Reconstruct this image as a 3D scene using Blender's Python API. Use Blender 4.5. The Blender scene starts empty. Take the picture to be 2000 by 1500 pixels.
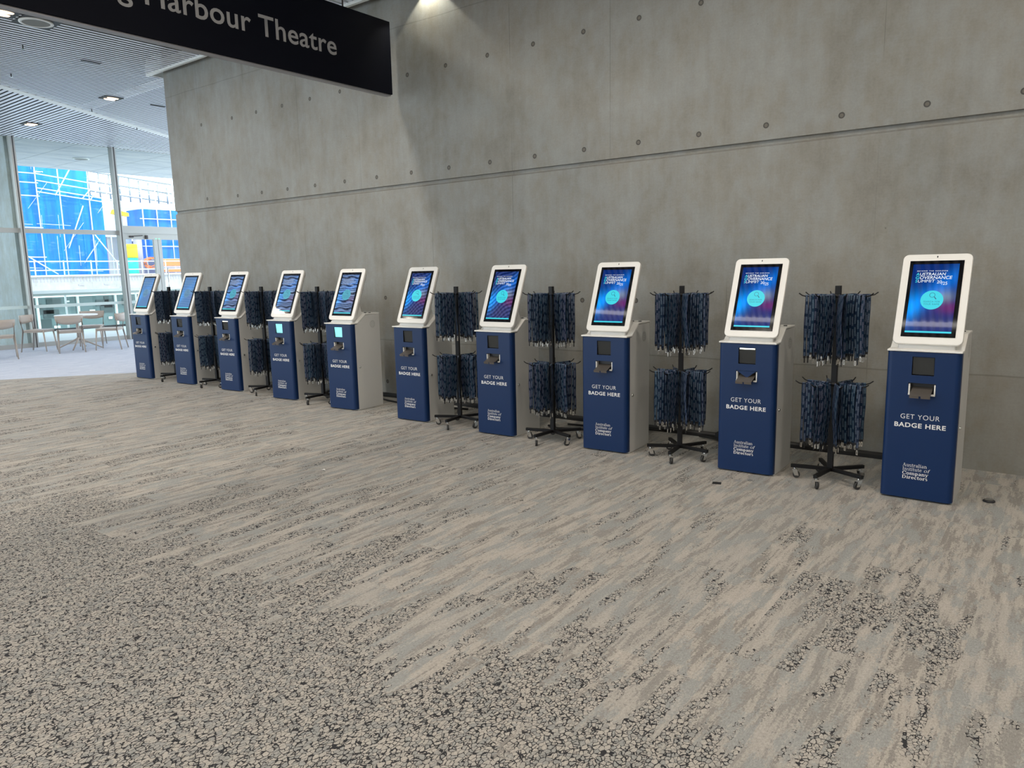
import bpy, bmesh, math, random
from mathutils import Vector, Matrix
random.seed(7)
PI = math.pi
SC = bpy.context.scene
COL = SC.collection

# ---------------------------------------------------------------- camera
CAM_YAW, CAM_PITCH, CAM_ROLL, FPX, EYE = -0.6541, 0.1558, -0.0213, 1439.5, 1.55
F = Vector((math.sin(CAM_YAW)*math.cos(CAM_PITCH), math.cos(CAM_YAW)*math.cos(CAM_PITCH), -math.sin(CAM_PITCH)))
R0 = Vector((math.cos(CAM_YAW), -math.sin(CAM_YAW), 0)); U0 = R0.cross(F)
RR = math.cos(CAM_ROLL)*R0 + math.sin(CAM_ROLL)*U0
UU = -math.sin(CAM_ROLL)*R0 + math.cos(CAM_ROLL)*U0
cd = bpy.data.cameras.new('camera'); cam = bpy.data.objects.new('camera', cd); COL.objects.link(cam)
cam.matrix_world = Matrix(((RR.x, UU.x, -F.x, 0), (RR.y, UU.y, -F.y, 0), (RR.z, UU.z, -F.z, EYE), (0, 0, 0, 1)))
cd.sensor_width = 36; cd.lens = 36*FPX/2000; cd.clip_start = .05; cd.clip_end = 300
SC.camera = cam

# ---------------------------------------------------------------- world, sun, exposure
SC.view_settings.view_transform = 'Standard'; SC.view_settings.look = 'None'
SC.view_settings.gamma = 1; SC.view_settings.use_curve_mapping = False
SC.view_settings.exposure = 0.0
w = bpy.data.worlds.new('world'); SC.world = w; w.use_nodes = True
wn = w.node_tree.nodes; bg = wn['Background']
bg.inputs[0].default_value = (.80, .91, 1, 1); bg.inputs[1].default_value = 3.5
sd = bpy.data.lights.new('sun', 'SUN'); sd.energy = 2.6; sd.angle = .02; sd.color = (1, .96, .9)
sun = bpy.data.objects.new('sun', sd); COL.objects.link(sun)
sun.rotation_euler = Vector((-.62, .10, -.75)).to_track_quat('-Z', 'Y').to_euler()
LAMP_W, SPOT_W = 42.0, 32.0

# ---------------------------------------------------------------- materials
def mat(name, col, rough=.5, metal=0, spec=.5, emit=None, es=0, coat=0):
    m = bpy.data.materials.new(name); m.use_nodes = True
    b = m.node_tree.nodes['Principled BSDF']
    b.inputs['Base Color'].default_value = (*col, 1); b.inputs['Roughness'].default_value = rough
    b.inputs['Metallic'].default_value = metal; b.inputs['Specular IOR Level'].default_value = spec
    b.inputs['Coat Weight'].default_value = coat
    if emit: b.inputs['Emission Color'].default_value = (*emit, 1); b.inputs['Emission Strength'].default_value = es
    return m

class NT:
    """short-hand for wiring shader nodes"""
    def __init__(s, m): s.t = m.node_tree; s.n = s.t.nodes; s.b = s.n.get('Principled BSDF')
    def new(s, k, **kw):
        x = s.n.new(k)
        for a, v in kw.items(): setattr(x, a, v)
        return x
    def put(s, sock, v):
        if isinstance(v, bpy.types.NodeSocket): s.t.links.new(v, sock)
        elif isinstance(v, (tuple, list)) and len(v) == 3 and sock.type == 'RGBA': sock.default_value = (*v, 1)
        else: sock.default_value = v
    def m(s, op, a, b=None, c=None, clamp=False):
        x = s.new('ShaderNodeMath', operation=op, use_clamp=clamp)
        for i, v in enumerate((a, b, c)):
            if v is not None: s.put(x.inputs[i], v)
        return x.outputs[0]
    def pos(s): return s.new('ShaderNodeNewGeometry').outputs['Position']
    def xyz(s, v):
        x = s.new('ShaderNodeSeparateXYZ'); s.put(x.inputs[0], v); return x.outputs
    def comb(s, x, y, z):
        c = s.new('ShaderNodeCombineXYZ')
        for i, v in enumerate((x, y, z)): s.put(c.inputs[i], v)
        return c.outputs[0]
    def vm(s, op, a, b):
        x = s.new('ShaderNodeVectorMath', operation=op); s.put(x.inputs[0], a); s.put(x.inputs[1], b); return x.outputs[0]
    def noise(s, v, scale=1, detail=2, rough=.5, col=False):
        x = s.new('ShaderNodeTexNoise'); s.put(x.inputs['Vector'], v)
        x.inputs['Scale'].default_value = scale; x.inputs['Detail'].default_value = detail; x.inputs['Roughness'].default_value = rough
        return x.outputs['Color' if col else 'Fac']
    def ramp(s, v, stops, interp='LINEAR'):
        x = s.new('ShaderNodeValToRGB'); x.color_ramp.interpolation = interp; s.put(x.inputs[0], v)
        e = x.color_ramp.elements
        while len(e) < len(stops): e.new(.5)
        for i, (p, c) in enumerate(stops):
            e[i].position = p; e[i].color = (c, c, c, 1) if isinstance(c, (int, float)) else (*c, 1)
        return x.outputs[0]
    def mix(s, f, a, b, mode='MIX'):
        x = s.new('ShaderNodeMix', data_type='RGBA', blend_type=mode); s.put(x.inputs[0], f); s.put(x.inputs[6], a); s.put(x.inputs[7], b)
        return x.outputs[2]
    def sstep(s, v, a, b):
        x = s.new('ShaderNodeMapRange', interpolation_type='SMOOTHSTEP'); s.put(x.inputs[0], v)
        x.inputs[1].default_value = a; x.inputs[2].default_value = b; return x.outputs[0]
    def bump(s, h, st, dist):
        x = s.new('ShaderNodeBump'); s.put(x.inputs['Height'], h); x.inputs['Strength'].default_value = st; x.inputs['Distance'].default_value = dist
        s.t.links.new(x.outputs[0], s.b.inputs['Normal'])

def concrete(name, base, holes=False):
    m = mat(name, base, .62, spec=.35); n = NT(m); p = n.pos(); X, Y, Z = n.xyz(p)[:]
    big = n.noise(n.vm('MULTIPLY', p, (.9, .9, .7)), 1.1, 4, .6)
    streak = n.noise(n.vm('MULTIPLY', p, (9, 9, .5)), 1.5, 5, .65)
    patch = n.noise(n.vm('MULTIPLY', p, (1.7, 1.7, 1.1)), 2.3, 6, .7)
    fine = n.noise(p, 60, 4, .7)
    weave = n.noise(n.vm('MULTIPLY', p, (14, 14, 90)), 1.2, 2, .5)
    v = n.m('ADD', n.m('MULTIPLY', n.m('SUBTRACT', big, .5), .55), n.m('MULTIPLY', n.m('SUBTRACT', streak, .5), .26))
    v = n.m('ADD', v, n.m('MULTIPLY', n.m('SUBTRACT', patch, .5), .80))
    v = n.m('ADD', v, n.m('MULTIPLY', n.m('SUBTRACT', fine, .5), .30))
    v = n.m('ADD', v, n.m('MULTIPLY', n.m('SUBTRACT', weave, .5), .10))
    v = n.m('ADD', v, 1.0)
    tint = n.mix(n.sstep(patch, .35, .65), tuple(c*k for c, k in zip(base, (1.03, 1, .95))), tuple(c*k for c, k in zip(base, (.97, 1.0, 1.03))))
    col = n.mix(1, tint, n.comb(v, v, v), 'MULTIPLY')
    hgt = n.m('MULTIPLY', fine, .3)
    if holes:
        # board seams every 1.16 m, tie holes every 0.58 m on two rows, lift joints
        sx = n.m('ABSOLUTE', n.m('SUBTRACT', n.m('FRACT', n.m('DIVIDE', n.m('ADD', X, 100*1.1586+1.28-.579), 1.1586)), .5))
        wob = n.noise(n.comb(0, 0, n.m('MULTIPLY', Z, 1.3)), 1, 3)
        seam = n.m('MULTIPLY', n.m('LESS_THAN', sx, .0026), n.sstep(n.noise(n.comb(n.m('ROUND', n.m('DIVIDE', X, 1.1586)), 3, n.m('MULTIPLY', Z, .8)), 1.5, 1), .42, .56))
        for zz, s in ((.71, .7), (4.26, .55)):
            dz = n.m('ABSOLUTE', n.m('SUBTRACT', n.m('ADD', Z, n.m('MULTIPLY', n.m('SUBTRACT', n.noise(n.comb(X, 0, 0), 2, 2), .5), .03)), zz))
            seam = n.m('MAXIMUM', seam, n.m('MULTIPLY', n.m('LESS_THAN', dz, .006), s))
        col = n.mix(n.m('MULTIPLY', seam, .42), col, (.05, .048, .042))
        below = n.m('LESS_THAN', Z, .71)
        col = n.mix(n.m('MULTIPLY', below, .12), col, (.2, .17, .13))
        # pits
        vo = n.new('ShaderNodeTexVoronoi'); n.put(vo.inputs['Vector'], n.vm('MULTIPLY', p, (1, 0, 1))); vo.inputs['Scale'].default_value = 7
        pit = n.m('LESS_THAN', vo.outputs['Distance'], .035)
        pit = n.m('MULTIPLY', pit, n.m('GREATER_THAN', n.noise(p, .8, 2), .56))
        col = n.mix(n.m('MULTIPLY', pit, .6), col, (.06, .055, .05))
        fx = n.m('MULTIPLY', n.m('SUBTRACT', n.m('FRACT', n.m('DIVIDE', n.m('ADD', X, .974+58.22+.291), .5822)), .5), .5822)
        ok = n.m('MULTIPLY', n.m('GREATER_THAN', X, -9.9), 1)
        d = None
        for zz in (2.662, 3.731):
            dd = n.m('SQRT', n.m('ADD', n.m('POWER', fx, 2), n.m('POWER', n.m('SUBTRACT', Z, zz), 2)))
            d = dd if d is None else n.m('MINIMUM', d, dd)
        d = n.m('ADD', d, n.m('MULTIPLY', n.m('SUBTRACT', 1, ok), 5))
        for hx, hz in ((-10.505, 2.675), (-10.505, 3.74), (-6.74, 1.225), (-3.915, 1.22), (-3.32, 1.222), (-6.775, .187)):
            dd = n.m('SQRT', n.m('ADD', n.m('POWER', n.m('SUBTRACT', X, hx), 2), n.m('POWER', n.m('SUBTRACT', Z, hz), 2)))
            d = n.m('MINIMUM', d, dd)
        rim = n.m('LESS_THAN', d, .0235); inn = n.m('LESS_THAN', d, .014)
        col = n.mix(n.m('MULTIPLY', rim, .85), col, (.035, .033, .03))
        col = n.mix(n.m('MULTIPLY', inn, .55), col, (.2, .18, .15))
        hgt = n.m('SUBTRACT', hgt, n.m('MULTIPLY', n.sstep(d, .026, .02), 3))
        hgt = n.m('SUBTRACT', hgt, n.m('MULTIPLY', seam, 1.0))
    n.put(n.b.inputs['Base Color'], col); n.bump(hgt, .35, .006)
    return m

def carpet(name, second=False):
    m = mat(name, (.4, .37, .33), .95, spec=.1); n = NT(m); p = n.pos(); X, Y, Z = n.xyz(p)[:]
    PW, PL = .25, 1.0
    ix = n.m('FLOOR', n.m('DIVIDE', X, PW))
    wn1 = n.new('ShaderNodeTexWhiteNoise', noise_dimensions='1D'); n.put(wn1.inputs['W'], ix)
    iy = n.m('FLOOR', n.m('DIVIDE', n.m('ADD', Y, wn1.outputs['Value']), PL))
    wn2 = n.new('ShaderNodeTexWhiteNoise', noise_dimensions='2D'); n.put(wn2.inputs['Vector'], n.comb(ix, iy, 0))
    rnd = wn2.outputs['Value']; rc = n.xyz(wn2.outputs['Color'])
    off = n.comb(n.m('MULTIPLY', rc[0], 37), n.m('MULTIPLY', rc[1], 37), 0)
    ploc = n.vm('ADD', p, off)
    pile = n.noise(p, 330, 3, .75)
    rag = n.noise(p, 75, 3, .7)
    # long streaks along the planks, three yarn colours
    st = n.noise(n.vm('MULTIPLY', ploc, (19, 2.2, 1)), 1, 5, .72)
    st2 = n.noise(n.vm('MULTIPLY', ploc, (7, 2.3, 1)), 1.3, 4, .65)
    st = n.m('ADD', st, n.m('MULTIPLY', n.m('SUBTRACT', rag, .5), .40))
    st2 = n.m('ADD', st2, n.m('MULTIPLY', n.m('SUBTRACT', rag, .5), .36))
    beige, taupe, cool, light = (.455, .422, .380), (.295, .277, .255), (.340, .349, .340), (.525, .49, .445)
    if second: beige, taupe, cool, light = (.60, .64, .74), (.47, .52, .64), (.55, .60, .70), (.66, .70, .78)
    c = n.mix(n.sstep(st, .44, .50), taupe, beige)
    c = n.mix(n.m('MULTIPLY', n.sstep(st2, .50, .56), .9), c, cool)
    c = n.mix(n.m('MULTIPLY', n.sstep(st, .57, .62), .6), c, light)
    c = n.mix(n.m('MULTIPLY', n.sstep(rnd, .3, .9), .25), c, cool)
    # pebble cells with dark joints
    wv = n.vm('SUBTRACT', n.noise(p, 55, 2, .6, col=True), (.5, .5, .5))
    pv = n.vm('ADD', n.vm('MULTIPLY', p, (1.0, .72, 0)), n.vm('MULTIPLY', wv, (.012, .012, 0)))
    vo = n.new('ShaderNodeTexVoronoi', feature='DISTANCE_TO_EDGE'); n.put(vo.inputs['Vector'], pv); vo.inputs['Scale'].default_value = 70
    vc = n.new('ShaderNodeTexVoronoi', feature='F1'); n.put(vc.inputs['Vector'], pv); vc.inputs['Scale'].default_value = 70
    cell = n.xyz(vc.outputs['Color'])[0]
    thick = n.m('ADD', -.115, n.m('MULTIPLY', n.noise(p, 34, 3, .65), .36))
    joint = n.m('LESS_THAN', vo.outputs['Distance'], thick)
    # where the pebbles grow: dense near the open hall side, broken streaks elsewhere
    yq = n.m('ADD', Y, n.m('MULTIPLY', n.m('SUBTRACT', rc[2], .5), .9))
    dens = n.m('MULTIPLY', n.sstep(yq, 2.25, 1.25), .45)
    far = n.m('MULTIPLY', n.sstep(Y, 4.2, 2.6), .07)
    mk = n.m('ADD', n.noise(n.vm('MULTIPLY', ploc, (9, 1.6, 1)), 1.0, 4, .6), n.m('MULTIPLY', n.m('SUBTRACT', rag, .5), .22))
    mk = n.m('ADD', mk, n.m('MULTIPLY', n.m('SUBTRACT', rc[2], .5), .18))
    mk = n.m('ADD', mk, n.m('ADD', dens, far))
    mask = n.sstep(mk, .605, .635)
    if second: mask = n.m('MULTIPLY', mask, 0)
    cellc = n.mix(n.sstep(cell, .1, .6), n.mix(.25, cool, taupe), n.mix(.5, beige, light))
    c = n.mix(n.m('MULTIPLY', mask, .8), c, cellc)
    dark = n.m('MULTIPLY', n.m('MULTIPLY', mask, joint), n.sstep(pile, .2, .42))
    c = n.mix(n.m('MULTIPLY', dark, .97), c, (.028, .029, .034))
    mid = n.noise(n.vm('MULTIPLY', p, (150, 75, 1)), 1, 2, .7)
    k = n.m('ADD', .12, n.m('ADD', n.m('MULTIPLY', pile, .9), n.m('MULTIPLY', mid, .78)))
    c = n.mix(1, c, n.comb(k, k, k), 'MULTIPLY')
    n.put(n.b.inputs['Base Color'], c)
    n.bump(n.m('SUBTRACT', n.m('ADD', pile, n.m('MULTIPLY', rag, .5)), n.m('MULTIPLY', dark, 1.2)), .7, .004)
    return m

def ribbon_mat():
    m = mat('lanyard_ribbon', (.01, .04, .12), .6, spec=.3); n = NT(m)
    uv = n.new('ShaderNodeUVMap').outputs[0]; u, v, _ = n.xyz(uv)[:]
    oi = n.new('ShaderNodeObjectInfo').outputs['Random']
    k = n.m('FLOOR', u); fu = n.m('ABSOLUTE', n.m('SUBTRACT', n.m('FRACT', u), .5))
    wn = n.new('ShaderNodeTexWhiteNoise', noise_dimensions='2D'); n.put(wn.inputs['Vector'], n.comb(k, n.m('MULTIPLY', oi, 91.7), 0))
    r = n.xyz(wn.outputs['Color'])
    ph = n.m('FRACT', n.m('ADD', n.m('DIVIDE', v, .082), r[0]))
    dash = n.m('MULTIPLY', n.m('LESS_THAN', ph, .74), n.m('LESS_THAN', fu, .30))
    lett = n.noise(n.comb(n.m('MULTIPLY', u, 4), n.m('MULTIPLY', v, 420), r[1]), 1, 1)
    dash = n.m('MULTIPLY', dash, n.m('ADD', .22, n.m('MULTIPLY', n.sstep(lett, .35, .6), .45)))
    base = n.mix(r[1], (.002, .009, .036), (.003, .026, .06))
    pale = n.mix(r[2], (.12, .19, .25), (.17, .17, .24))
    n.put(n.b.inputs['Base Color'], n.mix(dash, base, pale))
    return m

M = dict(
    wall=concrete('board_marked_concrete', (.258, .256, .238), True),
    conc=concrete('pale_concrete', (.43, .47, .47)),
    podium=concrete('podium_concrete', (.36, .355, .35)),
    carpet=carpet('plank_carpet'), carpet2=carpet('blue_grey_carpet', True),
    paving=mat('terrace_paving', (.62, .63, .64), .7),
    slat=mat('slat_aluminium', (.80, .84, .92), .3, .0, .6), cavity=mat('ceiling_cavity', (.006, .007, .009), .9),
    white_trim=mat('white_trim', (.82, .84, .82), .45), plaster=mat('plaster', (.6, .6, .58), .8),
    frame=mat('aluminium_frame', (.46, .47, .45), .42, .35), dark_seal=mat('dark_seal', (.05, .045, .045), .5),
    soffit=mat('soffit_panels', (.66, .68, .72), .6),
    navy=mat('navy_panel', (.0012, .020, .086), .40, 0, .35), body=mat('kiosk_grey_white', (.60, .60, .585), .38, 0, .5),
    shell=mat('tablet_white', (.80, .79, .76), .32, 0, .5), black_glass=mat('black_glass', (.003, .003, .004), .05, 0, .6),
    dark=mat('dark_recess', (.012, .013, .016), .35), pane=mat('scanner_pane', (.028, .032, .034), .08, 0, .6),
    tray=mat('tray_metal', (.20, .18, .16), .35, .6), white_plastic=mat('white_plastic', (.75, .75, .73), .4),
    chrome=mat('chrome', (.75, .75, .74), .12, 1), black=mat('black_powder_coat', (.004, .004, .005), .45, 0, .3),
    rubber=mat('rubber_tyre', (.03, .03, .03), .6), ink=mat('white_lettering', (.80, .80, .80), .5),
    sign=mat('sign_black', (.0025, .0035, .009), .6, 0, .12), sign_ink=mat('sign_lettering', (.36, .36, .37), .5), sign_edge=mat('sign_edge', (.3, .3, .32), .4),
    ribbon=ribbon_mat(), clip=mat('clip_metal', (.72, .70, .66), .22, 1), clip_black=mat('clip_black', (.01, .01, .012), .4),
    wood=mat('pale_timber', (.46, .40, .35), .5), table=mat('table_white', (.78, .78, .77), .35),
    lamp=mat('lamp_glow', (1, .8, .6), .5, emit=(1, .74, .55), es=1.6), lampframe=mat('lamp_frame', (.01, .01, .01), .5),
    line=mat('line_glow', (1, 1, 1), .5, emit=(1, .95, .9), es=5), grille=mat('speaker_grille', (.22, .23, .22), .7),
    white_paint=mat('scaffold_white', (.60, .63, .66), .4), galv=mat('galvanised_tube', (.30, .33, .34), .4, .5),
    rail=mat('balustrade_white', (.82, .84, .84), .4), grey_band=mat('grey_band', (.38, .44, .42), .5),
    shop=mat('shop_glazing', (.10, .14, .15), .15), shopdark=mat('shop_dark', (.035, .05, .055), .3),
    yellow=mat('yellow_tank', (.85, .50, .01), .5), teal=mat('teal_tank', (.01, .55, .42), .5), orange=mat('orange_barrier', (.85, .20, .06), .5),
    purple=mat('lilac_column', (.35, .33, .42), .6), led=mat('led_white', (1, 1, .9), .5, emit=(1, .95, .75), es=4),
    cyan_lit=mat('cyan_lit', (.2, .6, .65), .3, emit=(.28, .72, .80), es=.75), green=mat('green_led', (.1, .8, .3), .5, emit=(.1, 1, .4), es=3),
    scr_white=mat('screen_white', (0, 0, 0), .4, emit=(.85, .93, 1), es=.95), scr_cyan=mat('screen_cyan', (0, 0, 0), .4, emit=(.03, .72, .85), es=.92),
    scr_dim=mat('screen_dim', (0, 0, 0), .3, emit=(.38, .50, .72), es=.9), scr_faint=mat('screen_faint', (0, 0, 0), .3, emit=(.14, .30, .48), es=.9), scr_teal=mat('screen_teal', (0, 0, 0), .3, emit=(.05, .42, .58), es=.85),
    scr_navy=mat('screen_navy', (0, 0, 0), .4, emit=(.01, .12, .25), es=.8), cable=mat('black_cable', (.012, .012, .012), .5),
)
def netting():
    m = mat('blue_netting', (.0, .22, .85), .6); n = NT(m); p = n.pos()
    v = n.noise(n.vm('MULTIPLY', p, (1, 2.2, .25)), 1.2, 4, .6); v2 = n.noise(n.vm('MULTIPLY', p, (1, .7, 3.5)), 1.5, 4, .6)
    c = n.mix(n.sstep(v, .35, .65), (.012, .145, .47), (.022, .28, .72)); c = n.mix(n.m('MULTIPLY', n.sstep(v2, .55, .7), .45), c, (.25, .45, .75))
    n.put(n.b.inputs['Base Color'], c)
    tr = n.new('ShaderNodeBsdfTranslucent'); tr.inputs[0].default_value = (.05, .4, 1, 1)
    mx = n.new('ShaderNodeMixShader'); mx.inputs[0].default_value = .35
    n.t.links.new(n.b.outputs[0], mx.inputs[1]); n.t.links.new(tr.outputs[0], mx.inputs[2])
    n.t.links.new(mx.outputs[0], n.n['Material Output'].inputs[0]); return m
M['net'] = netting()
def glassmat(name, tint, rough=0.0):
    m = bpy.data.materials.new(name); m.use_nodes = True; t = m.node_tree; t.nodes.remove(t.nodes['Principled BSDF'])
    a = t.nodes.new('ShaderNodeBsdfTransparent'); a.inputs[0].default_value = (*tint, 1)
    g = t.nodes.new('ShaderNodeBsdfGlossy'); g.inputs[1].default_value = rough
    fr = t.nodes.new('ShaderNodeFresnel'); fr.inputs[0].default_value = 1.35
    x = t.nodes.new('ShaderNodeMixShader'); t.links.new(fr.outputs[0], x.inputs[0]); t.links.new(a.outputs[0], x.inputs[1]); t.links.new(g.outputs[0], x.inputs[2])
    t.links.new(x.outputs[0], t.nodes['Material Output'].inputs[0]); return m
M['glass'] = glassmat('facade_glass', (.86, .93, .92)); M['glass2'] = glassmat('balustrade_glass', (.72, .86, .82))
M['frost'] = mat('frosted_strip', (.62, .75, .74), .5)
def soffit_nodes():
    n = NT(M['soffit']); p = n.pos(); X, Y, Z = n.xyz(p)[:]
    a = n.m('LESS_THAN', n.m('FRACT', n.m('DIVIDE', n.m('ADD', Y, 50.3), 1.15)), .022)
    b = n.m('LESS_THAN', n.m('FRACT', n.m('DIVIDE', n.m('ADD', X, 50.5), 2.4)), .010)
    v = n.noise(n.vm('MULTIPLY', p, (4, 1, 1)), 1.2, 4, .6)
    c = n.mix(n.sstep(v, .3, .7), (.40, .43, .48), (.56, .57, .58)); c = n.mix(n.m('MULTIPLY', n.m('MAXIMUM', a, b), .7), c, (.15, .17, .2))
    n.put(n.b.inputs['Base Color'], c)
soffit_nodes()

# ---------------------------------------------------------------- mesh helpers
class MB:
    def __init__(s): s.bm = bmesh.new(); s.mi = 0
    def face(s, pts, mi=None):
        f = s.bm.faces.new([s.bm.verts.new(p) for p in pts]); f.material_index = s.mi if mi is None else mi; return f
    def box(s, x0, x1, y0, y1, z0, z1, M4=None, skip=()):
        P = [Vector((x, y, z)) for z in (z0, z1) for y in (y0, y1) for x in (x0, x1)]
        if M4 is not None: P = [M4 @ q for q in P]
        v = [s.bm.verts.new(q) for q in P]
        for i, q in enumerate(((0, 2, 3, 1), (4, 5, 7, 6), (0, 1, 5, 4), (2, 6, 7, 3), (0, 4, 6, 2), (1, 3, 7, 5))):
            if i in skip: continue
            f = s.bm.faces.new([v[j] for j in q]); f.material_index = s.mi
        return s
    def prism(s, prof, a0, a1, axis='x', M4=None):
        """profile (list of 2-tuples) extruded along an axis"""
        def mk(p, a):
            q = {'x': (a, p[0], p[1]), 'y': (p[0], a, p[1]), 'z': (p[0], p[1], a)}[axis]; q = Vector(q)
            return M4 @ q if M4 is not None else q
        A = [s.bm.verts.new(mk(p, a0)) for p in prof]; B = [s.bm.verts.new(mk(p, a1)) for p in prof]; n = len(prof)
        for i in range(n):
            f = s.bm.faces.new((A[i], A[(i+1) % n], B[(i+1) % n], B[i])); f.material_index = s.mi
        f = s.bm.faces.new(A[::-1]); f.material_index = s.mi
        f = s.bm.faces.new(B); f.material_index = s.mi
        return s
    def loft(s, loops, cap=True):
        V = [[s.bm.verts.new(p) for p in L] for L in loops]; n = len(loops[0])
        for a, b in zip(V, V[1:]):
            for i in range(n):
                f = s.bm.faces.new((a[i], a[(i+1) % n], b[(i+1) % n], b[i])); f.material_index = s.mi; f.smooth = True
        if cap:
            for L in (V[0][::-1], V[-1]):
                f = s.bm.faces.new(L); f.material_index = s.mi
        return s
    def tube(s, pts, r, n=8, r2=None, smooth=True):
        pts = [Vector(p) for p in pts]; loops = []
        for i, p in enumerate(pts):
            d = (pts[min(i+1, len(pts)-1)] - pts[max(i-1, 0)]).normalized()
            a = d.cross(Vector((0, 0, 1))); a = a.normalized() if a.length > 1e-3 else Vector((1, 0, 0)); b = d.cross(a)
            rr = r if r2 is None else r + (r2-r)*i/(len(pts)-1)
            loops.append([p + rr*(math.cos(2*PI*k/n)*a + math.sin(2*PI*k/n)*b) for k in range(n)])
        return s.loft(loops)
    def bar(s, a, b, wd, hg, up=(0, 0, 1)):
        a, b = Vector(a), Vector(b); d = (b-a).normalized(); sd = d.cross(Vector(up)).normalized(); u = sd.cross(d)
        L = lambda p, ww=wd, hh=hg: [p+sd*ww/2-u*hh/2, p+sd*ww/2+u*hh/2, p-sd*ww/2+u*hh/2, p-sd*ww/2-u*hh/2]
        V = [[s.bm.verts.new(q) for q in L(p)] for p in (a, b)]
        for i in range(4):
            f = s.bm.faces.new((V[0][i], V[0][(i+1) % 4], V[1][(i+1) % 4], V[1][i])); f.material_index = s.mi
        for q in (V[0][::-1], V[1]):
            f = s.bm.faces.new(q); f.material_index = s.mi
        return s
    def disc(s, c, r, axis='z', n=24, rx=None):
        c = Vector(c); P = []
        for k in range(n):
            a, b = math.cos(2*PI*k/n)*(rx or r), math.sin(2*PI*k/n)*r
            P.append(c + Vector({'z': (a, b, 0), 'y': (a, 0, b), 'x': (0, a, b)}[axis]))
        s.face(P); return s
    def data(s, name, mats, smooth=False, normals=True):
        if normals: bmesh.ops.recalc_face_normals(s.bm, faces=s.bm.faces)
        me = bpy.data.meshes.new(name); s.bm.to_mesh(me); s.bm.free()
        for q in (mats if isinstance(mats, (list, tuple)) else [mats]): me.materials.append(M[q] if isinstance(q, str) else q)
        if smooth:
            for f in me.polygons: f.use_smooth = True
        return me
    def obj(s, name, mats, parent=None, **kw): return link(name, s.data(name, mats, **kw), parent)

def link(name, me, parent=None):
    o = bpy.data.objects.new(name, me); COL.objects.link(o)
    if parent: o.parent = parent
    return o
def bevel(o, wd, seg=2):
    b = o.modifiers.new('bevel', 'BEVEL'); b.width = wd; b.segments = seg; b.limit_method = 'ANGLE'; b.angle_limit = .6; return o
def tag(o, label=None, cat=None, group=None, kind=None):
    for k, v in (('label', label), ('category', cat), ('group', group), ('kind', kind)):
        if v: o[k] = v
    return o
def empty(name, loc, rz=0, **kw):
    o = bpy.data.objects.new(name, None); COL.objects.link(o); o.location = loc; o.rotation_euler = (0, 0, rz); o.empty_display_size = .1
    return tag(o, **kw)
KIDS = {}
def tree_copy(root, loc=None, rz=None):
    def rec(o, parent):
        c = o.copy(); COL.objects.link(c); c.parent = parent
        if parent: c.matrix_parent_inverse = o.matrix_parent_inverse.copy()
        for ch in o.children: rec(ch, c)
        return c
    c = rec(root, None)
    if loc is not None: c.location = loc
    if rz is not None: c.rotation_euler = (0, 0, rz)
    return c

def text_data(name, s, material, height=None, width=None, bold=0, shear=0, spacing=1.0, align='LEFT', depth=.0, ref='H'):
    """flat lettering from the built-in font; cap height = height, stretched to width when given.
    Lies in the x-z plane facing -y, baseline at z=0."""
    def build(txt):
        c = bpy.data.curves.new(name, 'FONT'); c.body = txt; c.offset = bold; c.shear = shear; c.space_character = spacing
        c.resolution_u = 4; o = bpy.data.objects.new(name, c); COL.objects.link(o); bpy.context.view_layer.update()
        me = bpy.data.meshes.new_from_object(o.evaluated_get(bpy.context.evaluated_depsgraph_get()))
        bpy.data.objects.remove(o); return me
    h = build(ref); ys = [v.co.y for v in h.vertices]; cap = max(ys)-min(ys); bpy.data.meshes.remove(h)
    me = build(s); k = height/cap; xs = [v.co.x for v in me.vertices]; x0, x1 = min(xs), max(xs)
    kx = k if width is None else width/(x1-x0); W = kx*(x1-x0)
    ox = {'LEFT': 0, 'CENTER': -W/2, 'RIGHT': -W}[align]
    for v in me.vertices: v.co = Vector((ox+(v.co.x-x0)*kx, 0, v.co.y*k))
    me.materials.clear(); me.materials.append(M[material] if isinstance(material, str) else material)
    return me
def join(name, parts):
    """parts: (mesh, Matrix) -> one mesh with the first one's material list merged"""
    bm = bmesh.new(); mats = []
    for me, mx in parts:
        t = me.copy(); t.transform(mx)
        remap = []
        for q in t.materials:
            if q not in mats: mats.append(q)
            remap.append(mats.index(q))
        n0 = len(bm.faces); bm.from_mesh(t); bm.faces.ensure_lookup_table()
        for f in bm.faces[n0:]: f.material_index = remap[f.material_index] if remap else 0
        bpy.data.meshes.remove(t)
    out = bpy.data.meshes.new(name); bm.to_mesh(out); bm.free()
    for q in mats: out.materials.append(q)
    return out
T = lambda x, y, z: Matrix.Translation((x, y, z))

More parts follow.
